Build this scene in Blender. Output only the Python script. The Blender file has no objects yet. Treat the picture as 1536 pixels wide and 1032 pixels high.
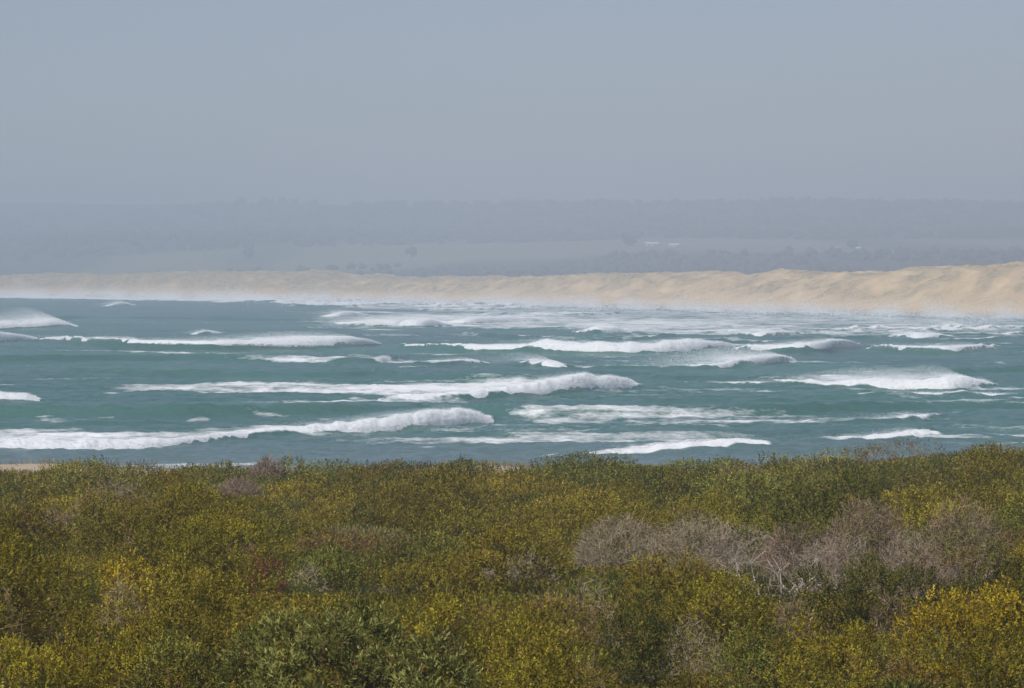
import bpy, math, random
import numpy as np
R = math.radians
sc = bpy.context.scene

# ------------------------------------------------------------------ camera
F = 5833.0            # focal length in photo pixels (1536 wide)
HOR = 412.0           # row of the true horizon in the photo
H = 11.3              # eye height above the sea, metres
cam = bpy.data.cameras.new("camera"); camo = bpy.data.objects.new("camera", cam)
sc.collection.objects.link(camo); sc.camera = camo
cam.sensor_width = 36.0; cam.lens = 36.0*F/1536.0
camo.location = (0, 0, H); camo.rotation_euler = (R(90), 0, 0)
cam.shift_y = -(516.0-HOR)/1536.0
cam.clip_start = 0.5; cam.clip_end = 60000

# ------------------------------------------------------------------ sky, sun, exposure
SUN_EL, SUN_AZ = 56.0, -140.0       # azimuth clockwise from the view direction (+Y)
w = bpy.data.worlds.new("World"); sc.world = w; w.use_nodes = True
nt = w.node_tree; bg = nt.nodes["Background"]
sky = nt.nodes.new("ShaderNodeTexSky"); sky.sky_type = 'NISHITA'; sky.sun_disc = False
sky.sun_elevation = R(SUN_EL); sky.sun_rotation = R(SUN_AZ)
sky.air_density = 1.0; sky.dust_density = 0.4; sky.ozone_density = 4.5; sky.altitude = 0
tint = nt.nodes.new("ShaderNodeMix"); tint.data_type = 'RGBA'; tint.blend_type = 'MULTIPLY'; tint.inputs[0].default_value = 1.0
tint.inputs[7].default_value = (1.05, 0.95, 1.02, 1)          # slightly violet overcast-blue air
nt.links.new(sky.outputs[0], tint.inputs[6]); nt.links.new(tint.outputs[2], bg.inputs[0]); bg.inputs[1].default_value = 0.078
sl = bpy.data.lights.new("sun", 'SUN'); sl.energy = 3.9; sl.angle = R(0.5); sl.color = (1.0, 0.95, 0.88)
so = bpy.data.objects.new("sun", sl); sc.collection.objects.link(so)
el, az = R(SUN_EL), R(SUN_AZ)
sdir = (math.sin(az)*math.cos(el), math.cos(az)*math.cos(el), math.sin(el))
from mathutils import Vector
so.rotation_euler = Vector(sdir).to_track_quat('Z', 'Y').to_euler(); so.location = (0, 0, 200)
sc.view_settings.view_transform = 'Standard'; sc.view_settings.look = 'None'
sc.view_settings.exposure = 0.0; sc.view_settings.gamma = 1.0
try: sc.view_settings.use_curve_mapping = False
except Exception: pass
cy = sc.cycles
cy.max_bounces = 6; cy.diffuse_bounces = 3; cy.glossy_bounces = 2; cy.transmission_bounces = 3
cy.volume_bounces = 1; cy.transparent_max_bounces = 8; cy.caustics_reflective = False; cy.caustics_refractive = False
cy.use_denoising = True
try:
    cy.denoiser = 'OPENIMAGEDENOISE'; cy.denoising_input_passes = 'RGB_ALBEDO_NORMAL'; cy.denoising_prefilter = 'ACCURATE'
except Exception: pass
cy.use_adaptive_sampling = False
cy.sample_clamp_indirect = 4.0

rng = np.random.default_rng(11)
random.seed(5)

# ------------------------------------------------------------------ helpers
def sstep(a, b, x):
    t = np.clip((np.asarray(x, float)-a)/(b-a), 0, 1); return t*t*(3-2*t)

def perlin(x, y, seed=0):
    x = np.asarray(x, float); y = np.asarray(y, float)
    x, y = np.broadcast_arrays(x, y)
    xi = np.floor(x).astype(np.int64); yi = np.floor(y).astype(np.int64)
    xf = x-xi; yf = y-yi
    def g(ix, iy, dx, dy):
        h = (ix*374761393 + iy*668265263 + seed*974634777) & 0x7fffffff
        h = ((h ^ (h >> 13))*1274126177) & 0x7fffffff
        a = (h ^ (h >> 16)) % 4096*(2*math.pi/4096)
        return np.cos(a)*dx + np.sin(a)*dy
    u = xf*xf*xf*(xf*(xf*6-15)+10); v = yf*yf*yf*(yf*(yf*6-15)+10)
    a = g(xi, yi, xf, yf); b = g(xi+1, yi, xf-1, yf)
    c = g(xi, yi+1, xf, yf-1); d = g(xi+1, yi+1, xf-1, yf-1)
    return 1.5*((a+(b-a)*u) + ((c+(d-c)*u)-(a+(b-a)*u))*v)

def fbm(x, y, seed=0, octv=4, gain=0.5):
    s = 0; a = 1.0; t = 0
    for k in range(octv):
        s = s + a*perlin(x*2**k+17.3*k, y*2**k-9.1*k, seed+k); t += a; a *= gain
    return s/t

def mesh_np(name, V, faces, mat=None, parent=None, face_col=None, vert_attr=None, smooth=False, loc=None):
    """faces: int array (n,3) or (n,4)."""
    V = np.ascontiguousarray(V, dtype=np.float32).reshape(-1, 3)
    faces = np.ascontiguousarray(faces, dtype=np.int32); n, k = faces.shape
    me = bpy.data.meshes.new(name)
    me.vertices.add(len(V)); me.vertices.foreach_set("co", V.ravel())
    me.loops.add(n*k); me.loops.foreach_set("vertex_index", faces.ravel())
    me.polygons.add(n)
    me.polygons.foreach_set("loop_start", np.arange(0, n*k, k, dtype=np.int32))
    me.polygons.foreach_set("loop_total", np.full(n, k, dtype=np.int32))
    if smooth: me.polygons.foreach_set("use_smooth", np.ones(n, dtype=bool))
    me.update(calc_edges=True)
    if face_col is not None:
        a = me.attributes.new("leafcol", 'FLOAT_COLOR', 'FACE')
        c = np.ones((n, 4), dtype=np.float32); c[:, :3] = face_col
        a.data.foreach_set("color", c.ravel())
    for nm, arr in (vert_attr or {}).items():
        a = me.attributes.new(nm, 'FLOAT', 'POINT'); a.data.foreach_set("value", np.ascontiguousarray(arr, dtype=np.float32).ravel())
    if mat: me.materials.append(mat)
    o = bpy.data.objects.new(name, me); sc.collection.objects.link(o)
    if parent: o.parent = parent
    if loc is not None: o.location = loc
    return o

def empty(name, loc):
    o = bpy.data.objects.new(name, None); sc.collection.objects.link(o); o.location = loc; o.empty_display_size = 0.2
    return o

def tag(o, label=None, cat=None, group=None, kind=None):
    if label: o["label"] = label
    if cat: o["category"] = cat
    if group: o["group"] = group
    if kind: o["kind"] = kind
    return o

def grid_faces(nr, nc):
    i = np.arange((nr-1)*(nc-1)); r = i//(nc-1); c = i % (nc-1); a = r*nc+c
    return np.stack([a, a+1, a+nc+1, a+nc], 1)

# ------------------------------------------------------------------ materials
def new_mat(name):
    m = bpy.data.materials.new(name); m.use_nodes = True
    n = m.node_tree; p = n.nodes["Principled BSDF"]
    return m, n, p

def N(n, typ, **kw):
    nd = n.nodes.new(typ)
    for k, v in kw.items(): setattr(nd, k, v)
    return nd

def noise(n, scale, detail=4, rough=0.55, stretch=(1, 1, 1)):
    tc = N(n, "ShaderNodeTexCoord"); mp = N(n, "ShaderNodeMapping"); mp.inputs["Scale"].default_value = stretch
    t = N(n, "ShaderNodeTexNoise"); t.inputs["Scale"].default_value = scale
    t.inputs["Detail"].default_value = detail; t.inputs["Roughness"].default_value = rough
    n.links.new(tc.outputs["Object"], mp.inputs[0]); n.links.new(mp.outputs[0], t.inputs["Vector"])
    return t.outputs["Fac"]

def ramp(n, src, stops):
    r = N(n, "ShaderNodeValToRGB"); e = r.color_ramp.elements
    while len(e) < len(stops): e.new(0.5)
    for k, (p, c) in enumerate(stops): e[k].position = p; e[k].color = (*c, 1)
    n.links.new(src, r.inputs[0]); return r.outputs[0]

def math_(n, op, a, b=None, clamp=False):
    m = N(n, "ShaderNodeMath", operation=op); m.use_clamp = clamp
    for i, v in enumerate((a, b)):
        if v is None: continue
        if isinstance(v, (int, float)): m.inputs[i].default_value = v
        else: n.links.new(v, m.inputs[i])
    return m.outputs[0]

def mixc(n, fac, a, b):
    m = N(n, "ShaderNodeMix", data_type='RGBA')
    for i, v in ((0, fac), (6, a), (7, b)):
        if isinstance(v, (int, float)): m.inputs[i].default_value = v
        elif isinstance(v, tuple): m.inputs[i].default_value = (*v, 1)
        else: n.links.new(v, m.inputs[i])
    return m.outputs[2]

def attr(n, name):
    a = N(n, "ShaderNodeAttribute"); a.attribute_name = name; return a

def bump(n, p, h, strength, dist):
    b = N(n, "ShaderNodeBump"); b.inputs["Strength"].default_value = strength; b.inputs["Distance"].default_value = dist
    n.links.new(h, b.inputs["Height"]); n.links.new(b.outputs[0], p.inputs["Normal"])

# sea water with foam lying on it
M_SEA, n, p = new_mat("sea_water")
foam = attr(n, "foam").outputs["Fac"]; shal = attr(n, "shallow").outputs["Fac"]
f1 = noise(n, 0.8, 8, 0.72, (0.5, 0.36, 2.6)); f2 = noise(n, 4.0, 4, 0.65, (0.5, 0.42, 2.2))
f3 = noise(n, 1.0, 6, 0.65, (0.10, 0.22, 1.6))
fn = math_(n, 'ADD', math_(n, 'ADD', math_(n, 'MULTIPLY', f1, 0.5), math_(n, 'MULTIPLY', f2, 0.2)), math_(n, 'MULTIPLY', f3, 0.35))
thr = math_(n, 'SUBTRACT', math_(n, 'ADD', math_(n, 'MULTIPLY', foam, 0.66), fn), 0.76)
fac = math_(n, 'MULTIPLY', math_(n, 'MULTIPLY', thr, 5.0, True), 1.0, True)
hue = noise(n, 0.03, 3, 0.5, (1, 0.4, 1))
deep = ramp(n, hue, [(0.3, (0.028, 0.112, 0.086)), (0.7, (0.050, 0.162, 0.120))])
wc = mixc(n, shal, deep, (0.105, 0.165, 0.155))
col = mixc(n, fac, wc, (0.82, 0.83, 0.83))
n.links.new(col, p.inputs["Base Color"])
rg = math_(n, 'ADD', math_(n, 'MULTIPLY', fac, 0.6), 0.27); n.links.new(rg, p.inputs["Roughness"])
p.inputs["IOR"].default_value = 1.33
b1 = noise(n, 1.4, 5, 0.65, (0.8, 1.0, 1))
bump(n, p, math_(n, 'ADD', b1, math_(n, 'MULTIPLY', fac, 0.25)), 0.9, 0.16)

# white water of a breaker
M_FOAM, n, p = new_mat("white_water")
t = noise(n, 2.2, 7, 0.75, (0.7, 0.7, 1.6))
n.links.new(ramp(n, t, [(0.32, (0.52, 0.61, 0.61)), (0.47, (0.86, 0.88, 0.88)), (0.7, (0.95, 0.95, 0.95))]), p.inputs["Base Color"])
p.inputs["Roughness"].default_value = 0.75; p.inputs["Specular IOR Level"].default_value = 0.15
bump(n, p, t, 1.0, 0.20)

cov = attr(n, "cover").outputs["Fac"]
tn = math_(n, 'ADD', math_(n, 'MULTIPLY', noise(n, 1.1, 5, 0.7, (0.8, 0.8, 1.6)), 0.65), math_(n, 'MULTIPLY', noise(n, 5.0, 3, 0.6, (0.8, 0.8, 1.6)), 0.35))
hole = math_(n, 'MULTIPLY', math_(n, 'SUBTRACT', math_(n, 'ADD', math_(n, 'MULTIPLY', cov, 0.75), tn), 0.66), 6.0, True)
tb = N(n, "ShaderNodeBsdfTransparent"); mx = N(n, "ShaderNodeMixShader")
n.links.new(hole, mx.inputs[0]); n.links.new(tb.outputs[0], mx.inputs[1]); n.links.new(p.outputs[0], mx.inputs[2])
n.links.new(mx.outputs[0], n.nodes["Material Output"].inputs[0])

# drops of spray
M_SPRAY, n, p = new_mat("spray_drops")
p.inputs["Base Color"].default_value = (0.9, 0.92, 0.93, 1); p.inputs["Roughness"].default_value = 0.8
tr = N(n, "ShaderNodeBsdfTranslucent"); tr.inputs[0].default_value = (0.9, 0.92, 0.93, 1)
mx = N(n, "ShaderNodeMixShader"); mx.inputs[0].default_value = 0.3
n.links.new(p.outputs[0], mx.inputs[1]); n.links.new(tr.outputs[0], mx.inputs[2])
n.links.new(mx.outputs[0], n.nodes["Material Output"].inputs[0])

# leaves: the colour of each leaf is stored per face
M_LEAF, n, p = new_mat("leaf")
lc = attr(n, "leafcol").outputs["Color"]
n.links.new(lc, p.inputs["Base Color"]); p.inputs["Roughness"].default_value = 0.5; p.inputs["Specular IOR Level"].default_value = 0.07
tr = N(n, "ShaderNodeBsdfTranslucent"); n.links.new(lc, tr.inputs[0])
mx = N(n, "ShaderNodeMixShader"); mx.inputs[0].default_value = 0.24
n.links.new(p.outputs[0], mx.inputs[1]); n.links.new(tr.outputs[0], mx.inputs[2])
n.links.new(mx.outputs[0], n.nodes["Material Output"].inputs[0])

# bark and twigs, colour per face
M_TWIG, n, p = new_mat("bare_wood")
n.links.new(attr(n, "leafcol").outputs["Color"], p.inputs["Base Color"]); p.inputs["Roughness"].default_value = 0.85
p.inputs["Specular IOR Level"].default_value = 0.1

# soil / sand of the near land
M_SOIL, n, p = new_mat("soil_and_sand")
sandf = attr(n, "sand").outputs["Fac"]
s1 = ramp(n, noise(n, 1.3, 5, 0.6), [(0.3, (0.045, 0.034, 0.020)), (0.7, (0.085, 0.066, 0.038))])
s2 = ramp(n, noise(n, 0.8, 6, 0.65), [(0.3, (0.36, 0.28, 0.17)), (0.7, (0.47, 0.38, 0.25))])
n.links.new(mixc(n, sandf, s1, s2), p.inputs["Base Color"]); p.inputs["Roughness"].default_value = 0.9
bump(n, p, noise(n, 6, 4), 0.5, 0.05)

# far dunes: pale sand under pale grass, haze painted into the farther ones
M_DUNE, n, p = new_mat("dune_sand_grass_haze")
g = attr(n, "grass").outputs["Fac"]; wet = attr(n, "wet").outputs["Fac"]
sA = ramp(n, noise(n, 0.12, 6, 0.7), [(0.35, (0.72, 0.51, 0.265)), (0.65, (0.84, 0.63, 0.355))])
sB = ramp(n, noise(n, 0.5, 5, 0.7), [(0.35, (0.22, 0.195, 0.105)), (0.65, (0.60, 0.45, 0.24))])
c = mixc(n, g, sA, sB); c = mixc(n, wet, c, (0.33, 0.28, 0.21))
n.links.new(c, p.inputs["Base Color"]); p.inputs["Roughness"].default_value = 0.9
bump(n, p, noise(n, 0.30, 7, 0.75), 0.8, 1.9)

# far land
M_LAND, n, p = new_mat("far_pasture_and_scrub")
fld = attr(n, "field").outputs["Fac"]
s1 = ramp(n, noise(n, 0.02, 5, 0.6), [(0.3, (0.022, 0.030, 0.018)), (0.7, (0.050, 0.055, 0.030))])
s2 = ramp(n, noise(n, 0.004, 4, 0.6, (0.5, 1, 1)), [(0.3, (0.10, 0.12, 0.05)), (0.7, (0.20, 0.20, 0.10))])
n.links.new(mixc(n, fld, s1, s2), p.inputs["Base Color"]); p.inputs["Roughness"].default_value = 0.95

M_WOOD, n, p = new_mat("far_tree_foliage")
n.links.new(ramp(n, noise(n, 0.05, 4, 0.6), [(0.3, (0.025, 0.035, 0.018)), (0.7, (0.055, 0.062, 0.030))]), p.inputs["Base Color"])
p.inputs["Roughness"].default_value = 0.9
M_BARK, n, p = new_mat("bark"); p.inputs["Base Color"].default_value = (0.10, 0.08, 0.06, 1)
M_WALL, n, p = new_mat("white_painted_boards")
n.links.new(ramp(n, noise(n, 0.8, 3), [(0.3, (0.72, 0.72, 0.70)), (0.7, (0.82, 0.82, 0.80))]), p.inputs["Base Color"])
M_ROOF, n, p = new_mat("pale_metal_roof")
n.links.new(ramp(n, noise(n, 0.6, 3, 0.5, (6, 1, 1)), [(0.3, (0.74, 0.75, 0.77)), (0.7, (0.84, 0.85, 0.86))]), p.inputs["Base Color"])
M_GLASS, n, p = new_mat("dark_window"); p.inputs["Base Color"].default_value = (0.03, 0.035, 0.04, 1); p.inputs["Roughness"].default_value = 0.1

# ------------------------------------------------------------------ the sea
SHORE_PX = np.array([-1500, -700, -300, 0, 400, 768, 1100, 1536, 1900, 3000, 5000], float)
SHORE_PY = np.array([430.0, 435, 439.5, 443, 449, 458, 467, 479, 494, 545, 640])
Q_u = (SHORE_PX-768)/F; Q_d = H*F/(SHORE_PY-HOR)
SHORE = np.stack([Q_u*Q_d, Q_d], 1)

uc = np.concatenate([np.linspace(-0.75, -0.176, 50), np.linspace(-0.175, 0.175, 1180), np.linspace(0.176, 0.75, 50)])
dr = [165.0]
while dr[-1] < 3600: dr.append(dr[-1]*(1.0022 if dr[-1] > 205 else 1.006))
dr = np.array(dr)
pxc = 768+uc*F
D2, U2 = np.meshgrid(dr, uc, indexing='ij')
X2 = U2*D2
Z = np.zeros_like(D2); FO = np.zeros_like(D2)
# wind chop; wavelengths grow with distance so that the grid can carry them
damp = 1-sstep(900, 2600, D2)*0.5
Z += 0.30*perlin(X2/45, D2/17, 3) + 0.20*perlin(X2/16, D2/7.5, 4)*damp
Z += 0.17*(1-np.abs(perlin(X2/5.0+0.3*D2/5, D2/3.4, 5))*2)*damp*(1-sstep(600, 1100, D2))
Z += 0.085*(1-np.abs(perlin(X2/1.9, D2/1.6, 6))*2)*(1-sstep(350, 700, D2))
Z += 0.35*perlin(X2/22, D2/13, 7)*sstep(600, 1200, D2)

def ydist(y): return H*F/(np.asarray(y, float)-HOR)

# breaking waves: nodes (photo column, row of the foot of the white water, white-water rows, rows of smooth face under it), tail of foam behind (m)
WAVES = [
 ("A", [(-260,682,12,2),(0,676,20,2),(120,674,17,2),(250,669,13,2),(300,662,11,3),(400,652,10,3),(470,650,15,3),(560,647,21,3),(640,641,28,3),(700,635,27,3),(728,632,15,3)], 16, (.5, 70, 10)),
 ("B", [(745,691,3,0),(860,688,4,0),(940,684,8,0),(1020,680,13,0),(1090,675,15,0),(1150,672,12,1)], 8, (.4, 40, 8)),
 ("C", [(1228,665,4,1),(1260,666,8,1),(1330,662,10,1),(1385,657,15,2),(1410,656,6,1)], 6, (.5, 40, 8)),
 ("D", [(580,600,6,5),(680,598,9,5),(780,592,19,6),(840,587,24,8),(880,584,28,8),(920,582,22,6),(950,582,12,5)], 18, (.6, 60, 10)),
 ("E", [(-120,604,12,3),(0,602,16,3),(35,602,15,3),(55,602,8,3)], 6, (.6, 60, 6)),
 ("F", [(70,508,4,8),(150,512,5,10),(300,515,5,12),(400,515,10,10),(470,516,14,8),(520,517,14,6),(560,515,6,6)], 9, (.9, 90, 14)),
 ("G", [(-160,514,14,3),(0,513,16,3),(30,507,10,3),(50,508,4,2)], 6, (.4, 60, 8)),
 ("P", [(-60,491,6,3),(0,491,9,3),(60,489,12,3),(92,488,11,4),(105,490,6,3)], 6, (2.6, 75, 24)),
 ("H", [(610,519,3,8),(680,520,5,8),(760,524,9,6),(815,524,17,6),(880,526,15,6),(960,527,16,5),(1040,525,19,5),(1095,522,10,6)], 14, (.5, 50, 8)),
 ("R", [(1110,524,6,6),(1200,525,13,8),(1240,521,12,10),(1280,517,8,12)], 9, (.5, 40, 8)),
 ("S", [(1312,522,4,8),(1400,527,9,6),(1465,527,10,5),(1490,522,6,4)], 8, (.7, 45, 9)),
 ("I", [(900,551,2,3),(1000,552,3,4),(1060,553,6,5),(1100,549,13,5),(1140,546,12,6),(1180,540,9,8)], 6, (2.4, 80, 22)),
 ("J", [(635,548,2,3),(670,547,6,3),(705,543,6,4),(722,544,3,3)], 5, (.3, 30, 6)),
 ("K2", [(782,548,3,6),(800,545,10,6),(830,549,9,4),(848,551,3,3)], 6, (1.2, 60, 16)),
 ("K", [(1120,575,3,2),(1180,578,6,3),(1240,581,10,3),(1320,581,19,3),(1400,582,20,4),(1450,581,20,6),(1485,579,8,4)], 10, (1.6, 70, 24)),
 ("L", [(1262,634,3,2),(1340,634,6,3),(1390,629,7,4),(1408,626,4,3)], 9, (.5, 40, 8)),
 ("M1", [(492,475,3,3),(515,474,8,3),(542,472,4,3)], 5, (.8, 30, 7)),
 ("M2", [(506,485,3,2),(560,487,9,3),(640,489,13,4),(665,487,5,4)], 14, (1.6, 70, 14)),
 ("M3", [(672,484,3,3),(700,484,7,3),(740,480,8,4),(810,480,4,3)], 8, (.9, 40, 8)),
 ("M4", [(866,499,3,3),(890,499,11,4),(920,498,11,4),(935,498,4,3)], 6, (1.6, 45, 14)),
 ("M5", [(1106,503,4,3),(1150,506,9,3),(1170,504,6,3),(1198,499,4,3)], 6, (1.5, 60, 14)),
 ("M6", [(1345,504,4,2),(1365,508,10,2),(1420,505,5,2)], 5, (.8, 30, 9)),
 ("M7", [(1400,495,3,2),(1430,494,10,2),(1456,490,4,2)], 5, (1.1, 40, 10)),
 ("M8", [(290,504,3,3),(310,503,6,3),(326,499,4,3)], 4, (.4, 20, 5)),
 ("M9", [(164,460,3,2),(180,460,6,2),(192,457,4,2)], 5, (.7, 20, 6)),
 ("O", [(1250,596,1,3),(1380,593,4,4),(1430,592,4,4),(1660,597,3,3)], 3, (.2, 30, 5)),
]
def nodes_to(us, nd):
    nd = np.array(nd, float); px = 768+us*F
    a, b = nd[0], nd[-1]
    ea = 14 if a[0] > 0 else 250; eb = 14 if b[0] < 1536 else 250
    P = np.concatenate([[a[0]-ea], nd[:, 0], [b[0]+eb]])
    yb = np.interp(px, P, np.concatenate([[a[1]], nd[:, 1], [b[1]]]))
    fo = np.interp(px, P, np.concatenate([[0], nd[:, 2], [0]]))
    fa = np.interp(px, P, np.concatenate([[0], nd[:, 3], [0]]))
    on = (px >= P[0]) & (px <= P[-1])
    return yb, fo, fa, on
PXF = np.arange(-420.0, 1960.0, 1.0); UF = (PXF-768)/F
def gsm(a, sg):
    k = np.exp(-0.5*(np.arange(-3*sg, 3*sg+1)/sg)**2); k /= k.sum()
    return np.convolve(np.pad(a, 3*sg, mode='edge'), k, 'valid')
def wave_geo(us, nd, seed):
    """crest-line distance, smooth-face height, white-water height at each column"""
    yb, fo, fa, on = nodes_to(UF, nd)
    Df = gsm(ydist(gsm(yb+fa, 26)), 12); fa = gsm(fa*1.0, 14)*on; fo = gsm(fo*1.0, 7)*on
    D = np.interp(us, UF, Df); fa = np.interp(us, UF, fa); fo = np.interp(us, UF, fo); on = fo+fa > 0.02
    jag = perlin(us*F/38, us*0+seed, seed)+0.5*perlin(us*F/17, us*0+seed, seed+40)
    Ha = fa*D/F; Hf = 0.80*fo*D/F*(1+0.22*jag)
    D = D + 0.8*perlin(us*D/14, us*0, seed+80)
    return D, Ha, Hf, on
def add_wave(nd, tail, seed):
    D, Ha, Hf, on = wave_geo(uc, nd, seed)
    cs = np.where(on)[0]; c0, c1 = cs[0], cs[-1]+1
    D, Ha, Hf, on = D[c0:c1], Ha[c0:c1], Hf[c0:c1], on[c0:c1]
    Hs = Ha + 0.5*Hf
    r0 = np.searchsorted(dr, max(170, D.min()-40)); r1 = np.searchsorted(dr, D.max()+90)
    sub = (slice(r0, r1), slice(c0, c1))
    s = dr[r0:r1, None]-D[None, :]
    wf = 0.9*Hs+0.9+0.0032*D; wb = 5*Hs+3
    pr = np.where(s < wf, sstep(0, 1, s/wf), np.exp(-((s-wf)/wb)**2))
    tr = -0.18*np.exp(-((s+wb)/(0.8*wb))**2)
    Z[sub] += (Hs*pr + Hs*tr)*on
    lo = wf*(Ha/np.maximum(Hs, 1e-3))*0.9
    amt = np.clip(Hf/0.35, 0, 1)
    wobble = 1+0.5*perlin(X2[sub]/5, D2[sub]/5, seed+9)
    rs_ = 0.0022*D
    fm = 0.86*sstep(-0.3*rs_-0.1, 1.0*rs_+0.3, s-lo)*np.clip(1-(s-wf)/(tail*wobble), 0, 1)**0.7*amt*on
    FO[sub] = np.maximum(FO[sub], fm)
for k, (nm, nd, tail, sp) in enumerate(WAVES): add_wave(nd, tail, 100+k)
# unbroken swells: dark faces with no white water
for k, nd in enumerate([
  [(-300,612,0,8),(0,614,0,12),(250,616,0,14),(500,614,0,11),(640,612,0,6)],
  [(700,612,0,8),(800,614,0,15),(1000,612,0,15),(1250,609,0,12),(1536,606,0,11),(1700,606,0,8)],
  [(-200,538,0,9),(0,536,0,9),(300,533,0,8),(600,536,0,9)],
  [(560,560,0,6),(760,566,0,9),(900,567,0,5)], [(960,568,0,4),(1200,566,0,7),(1536,552,0,8),(1700,552,0,8)],
  [(-100,478,0,4),(200,474,0,4),(460,480,0,4)], [(100,556,0,6),(350,560,0,8),(560,562,0,5)], [(960,600,0,4),(1140,600,0,7),(1300,604,0,5)],
  [(-200,640,0,6),(100,638,0,8),(330,636,0,6)], [(760,655,0,6),(1000,656,0,5),(1200,652,0,5)], [(700,500,0,5),(860,508,0,6),(1000,504,0,5)],
  ]): add_wave(nd, 1, 300+k)
# small broken crests crowding towards the far shore
rgw = np.random.default_rng(62)
for k in range(34):
    y0 = 452+60*rgw.random()**1.2; x0 = rgw.uniform(380, 1560) if y0 > 460 else rgw.uniform(300, 900); y0 += max(0, (x0-768)*0.022)
    ln = rgw.uniform(50, 240); f0 = rgw.uniform(1.5, 5.5); sl = rgw.uniform(-3, 1)
    add_wave([(x0,y0,f0*0.5,2),(x0+ln*0.4,y0+sl*0.3,f0*0.8,3),(x0+ln*0.8,y0+sl,f0,3),(x0+ln,y0+sl-1,f0*0.4,2)], rgw.uniform(8, 30), 600+k)
# flat foam left behind the breakers: (column, upper row, lower row, strength)
FIELDS = [
 [(-400,650,676,.64),(0,650,675,.62),(150,650,672,.58),(250,650,668,.52),(350,647,656,.42),(460,645,651,.2)],
 [(130,579,584,.15),(200,576,587,.55),(400,571,589,.62),(600,572,595,.66),(800,570,591,.7),(880,560,586,.5)],
 [(740,623,627,.2),(800,621,632,.5),(1000,621,638,.48),(1200,620,638,.46),(1250,628,635,.42),(1400,625,634,.3)],
 [(480,663,668,.25),(600,660,668,.45),(760,656,666,.5),(1020,655,665,.5),(1200,657,664,.3)],
 [(560,640,646,.3),(700,636,650,.42),(860,638,650,.4),(1000,640,652,.3)],
 [(-900,430,437,.8),(-300,439.5,443.5,.8),(0,443,447,.8),(400,448,454,.72),(560,452,464,.56),(768,458,472,.52),(1100,467,486,.5),(1400,475,492,.52),(1700,486,502,.5)],
 [(470,470,492,.4),(640,468,492,.62),(800,470,494,.58),(960,474,500,.62),(1100,476,503,.58),(1250,486,505,.5),(1536,488,506,.45)],
 [(140,699,703,.3),(200,699,703,.55),(340,699,703,.6),(420,696,699,.4)],
 [(860,544,552,.2),(1000,547,552,.3),(1100,540,550,.4)], [(1120,570,578,.3),(1300,566,580,.6),(1480,566,582,.5)],
 [(960,583,588,.35),(1120,584,588,.4),(1300,588,590,.2)], [(60,503,510,.35),(200,504,512,.5),(240,506,512,.2)], [(1380,664,672,.3),(1536,660,668,.45),(1700,660,668,.4)],
]
for k in range(150):
    y0 = 457+200*rgw.random()**2.0; x0 = rgw.uniform(-150, 1500) if y0 > 520 else rgw.uniform(350, 1500)
    ln = rgw.uniform(70, 420); th = rgw.uniform(0.8, 2.2)*(y0-400)/80; dy = rgw.uniform(-3, 3); s0 = rgw.uniform(0.32, 0.62)
    FIELDS.append([(x0,y0,y0+th*0.6,s0*0.5),(x0+ln*0.5,y0+dy*0.5,y0+dy*0.5+th,s0),(x0+ln,y0+dy,y0+dy+th*0.6,s0*0.7)])
for k, fd in enumerate(FIELDS):
    fd = np.array(fd, float)
    yt = np.interp(pxc, fd[:, 0], fd[:, 1]); ybm = np.interp(pxc, fd[:, 0], fd[:, 2]); st = np.interp(pxc, fd[:, 0], fd[:, 3])
    inr = sstep(fd[0, 0]-30, fd[0, 0]+10, pxc)*(1-sstep(fd[-1, 0]-10, fd[-1, 0]+30, pxc))
    da, db = ydist(ybm), ydist(yt)
    L = np.maximum(db-da, 3)
    cs = np.where(inr > 0)[0]
    if not len(cs): continue
    c0, c1 = cs[0], cs[-1]+1; lo_, hi_ = da[c0:c1], (da+1.4*L)[c0:c1]
    r0 = max(0, np.searchsorted(dr, lo_.min()-6)); r1 = min(len(dr), np.searchsorted(dr, hi_.max()+6))
    sub = (slice(r0, r1), slice(c0, c1)); Xs, Ds = X2[sub], D2[sub]; da, L, st, inr = da[c0:c1], L[c0:c1], st[c0:c1], inr[c0:c1]
    q = (Ds-da)/L + 0.18*perlin(Xs/9, Ds/6, 400+k)
    st = st*(0.94+0.25*perlin(Xs/13, Ds/6, 430+k))
    m = sstep(-0.05, 0.08, q)*(1-sstep(0.75, 1.08, q))*(st*inr)
    FO[sub] = np.maximum(FO[sub], m)
# scattered whitecaps
cap = sstep(0.45, 0.85, perlin(X2/3.2, D2/4, 31)*0.75+0.5*perlin(X2/26, D2/14, 33))
FO = np.maximum(FO, 0.5*cap*(1-sstep(1500, 2400, D2)))
SH = 1-sstep(225, 300, D2+6*perlin(X2/25, D2/12, 44))
SH = np.maximum(SH, 0.25*(1-sstep(260, 380, D2)))
Z = Z*(0.15+0.85*sstep(222, 238, D2))
V = np.stack([X2, D2, Z], -1).reshape(-1, 3)
sea = mesh_np("sea", V, grid_faces(len(dr), len(uc)), M_SEA, vert_attr={"foam": FO, "shallow": SH}, smooth=True)
tag(sea, kind="structure")

def sea_z(x, d):
    u = x/d
    ci = np.clip(np.interp(u, uc, np.arange(len(uc))), 0, len(uc)-1).round().astype(int)
    ri = np.clip(np.searchsorted(dr, d), 0, len(dr)-1)
    return Z[ri, ci]

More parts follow.
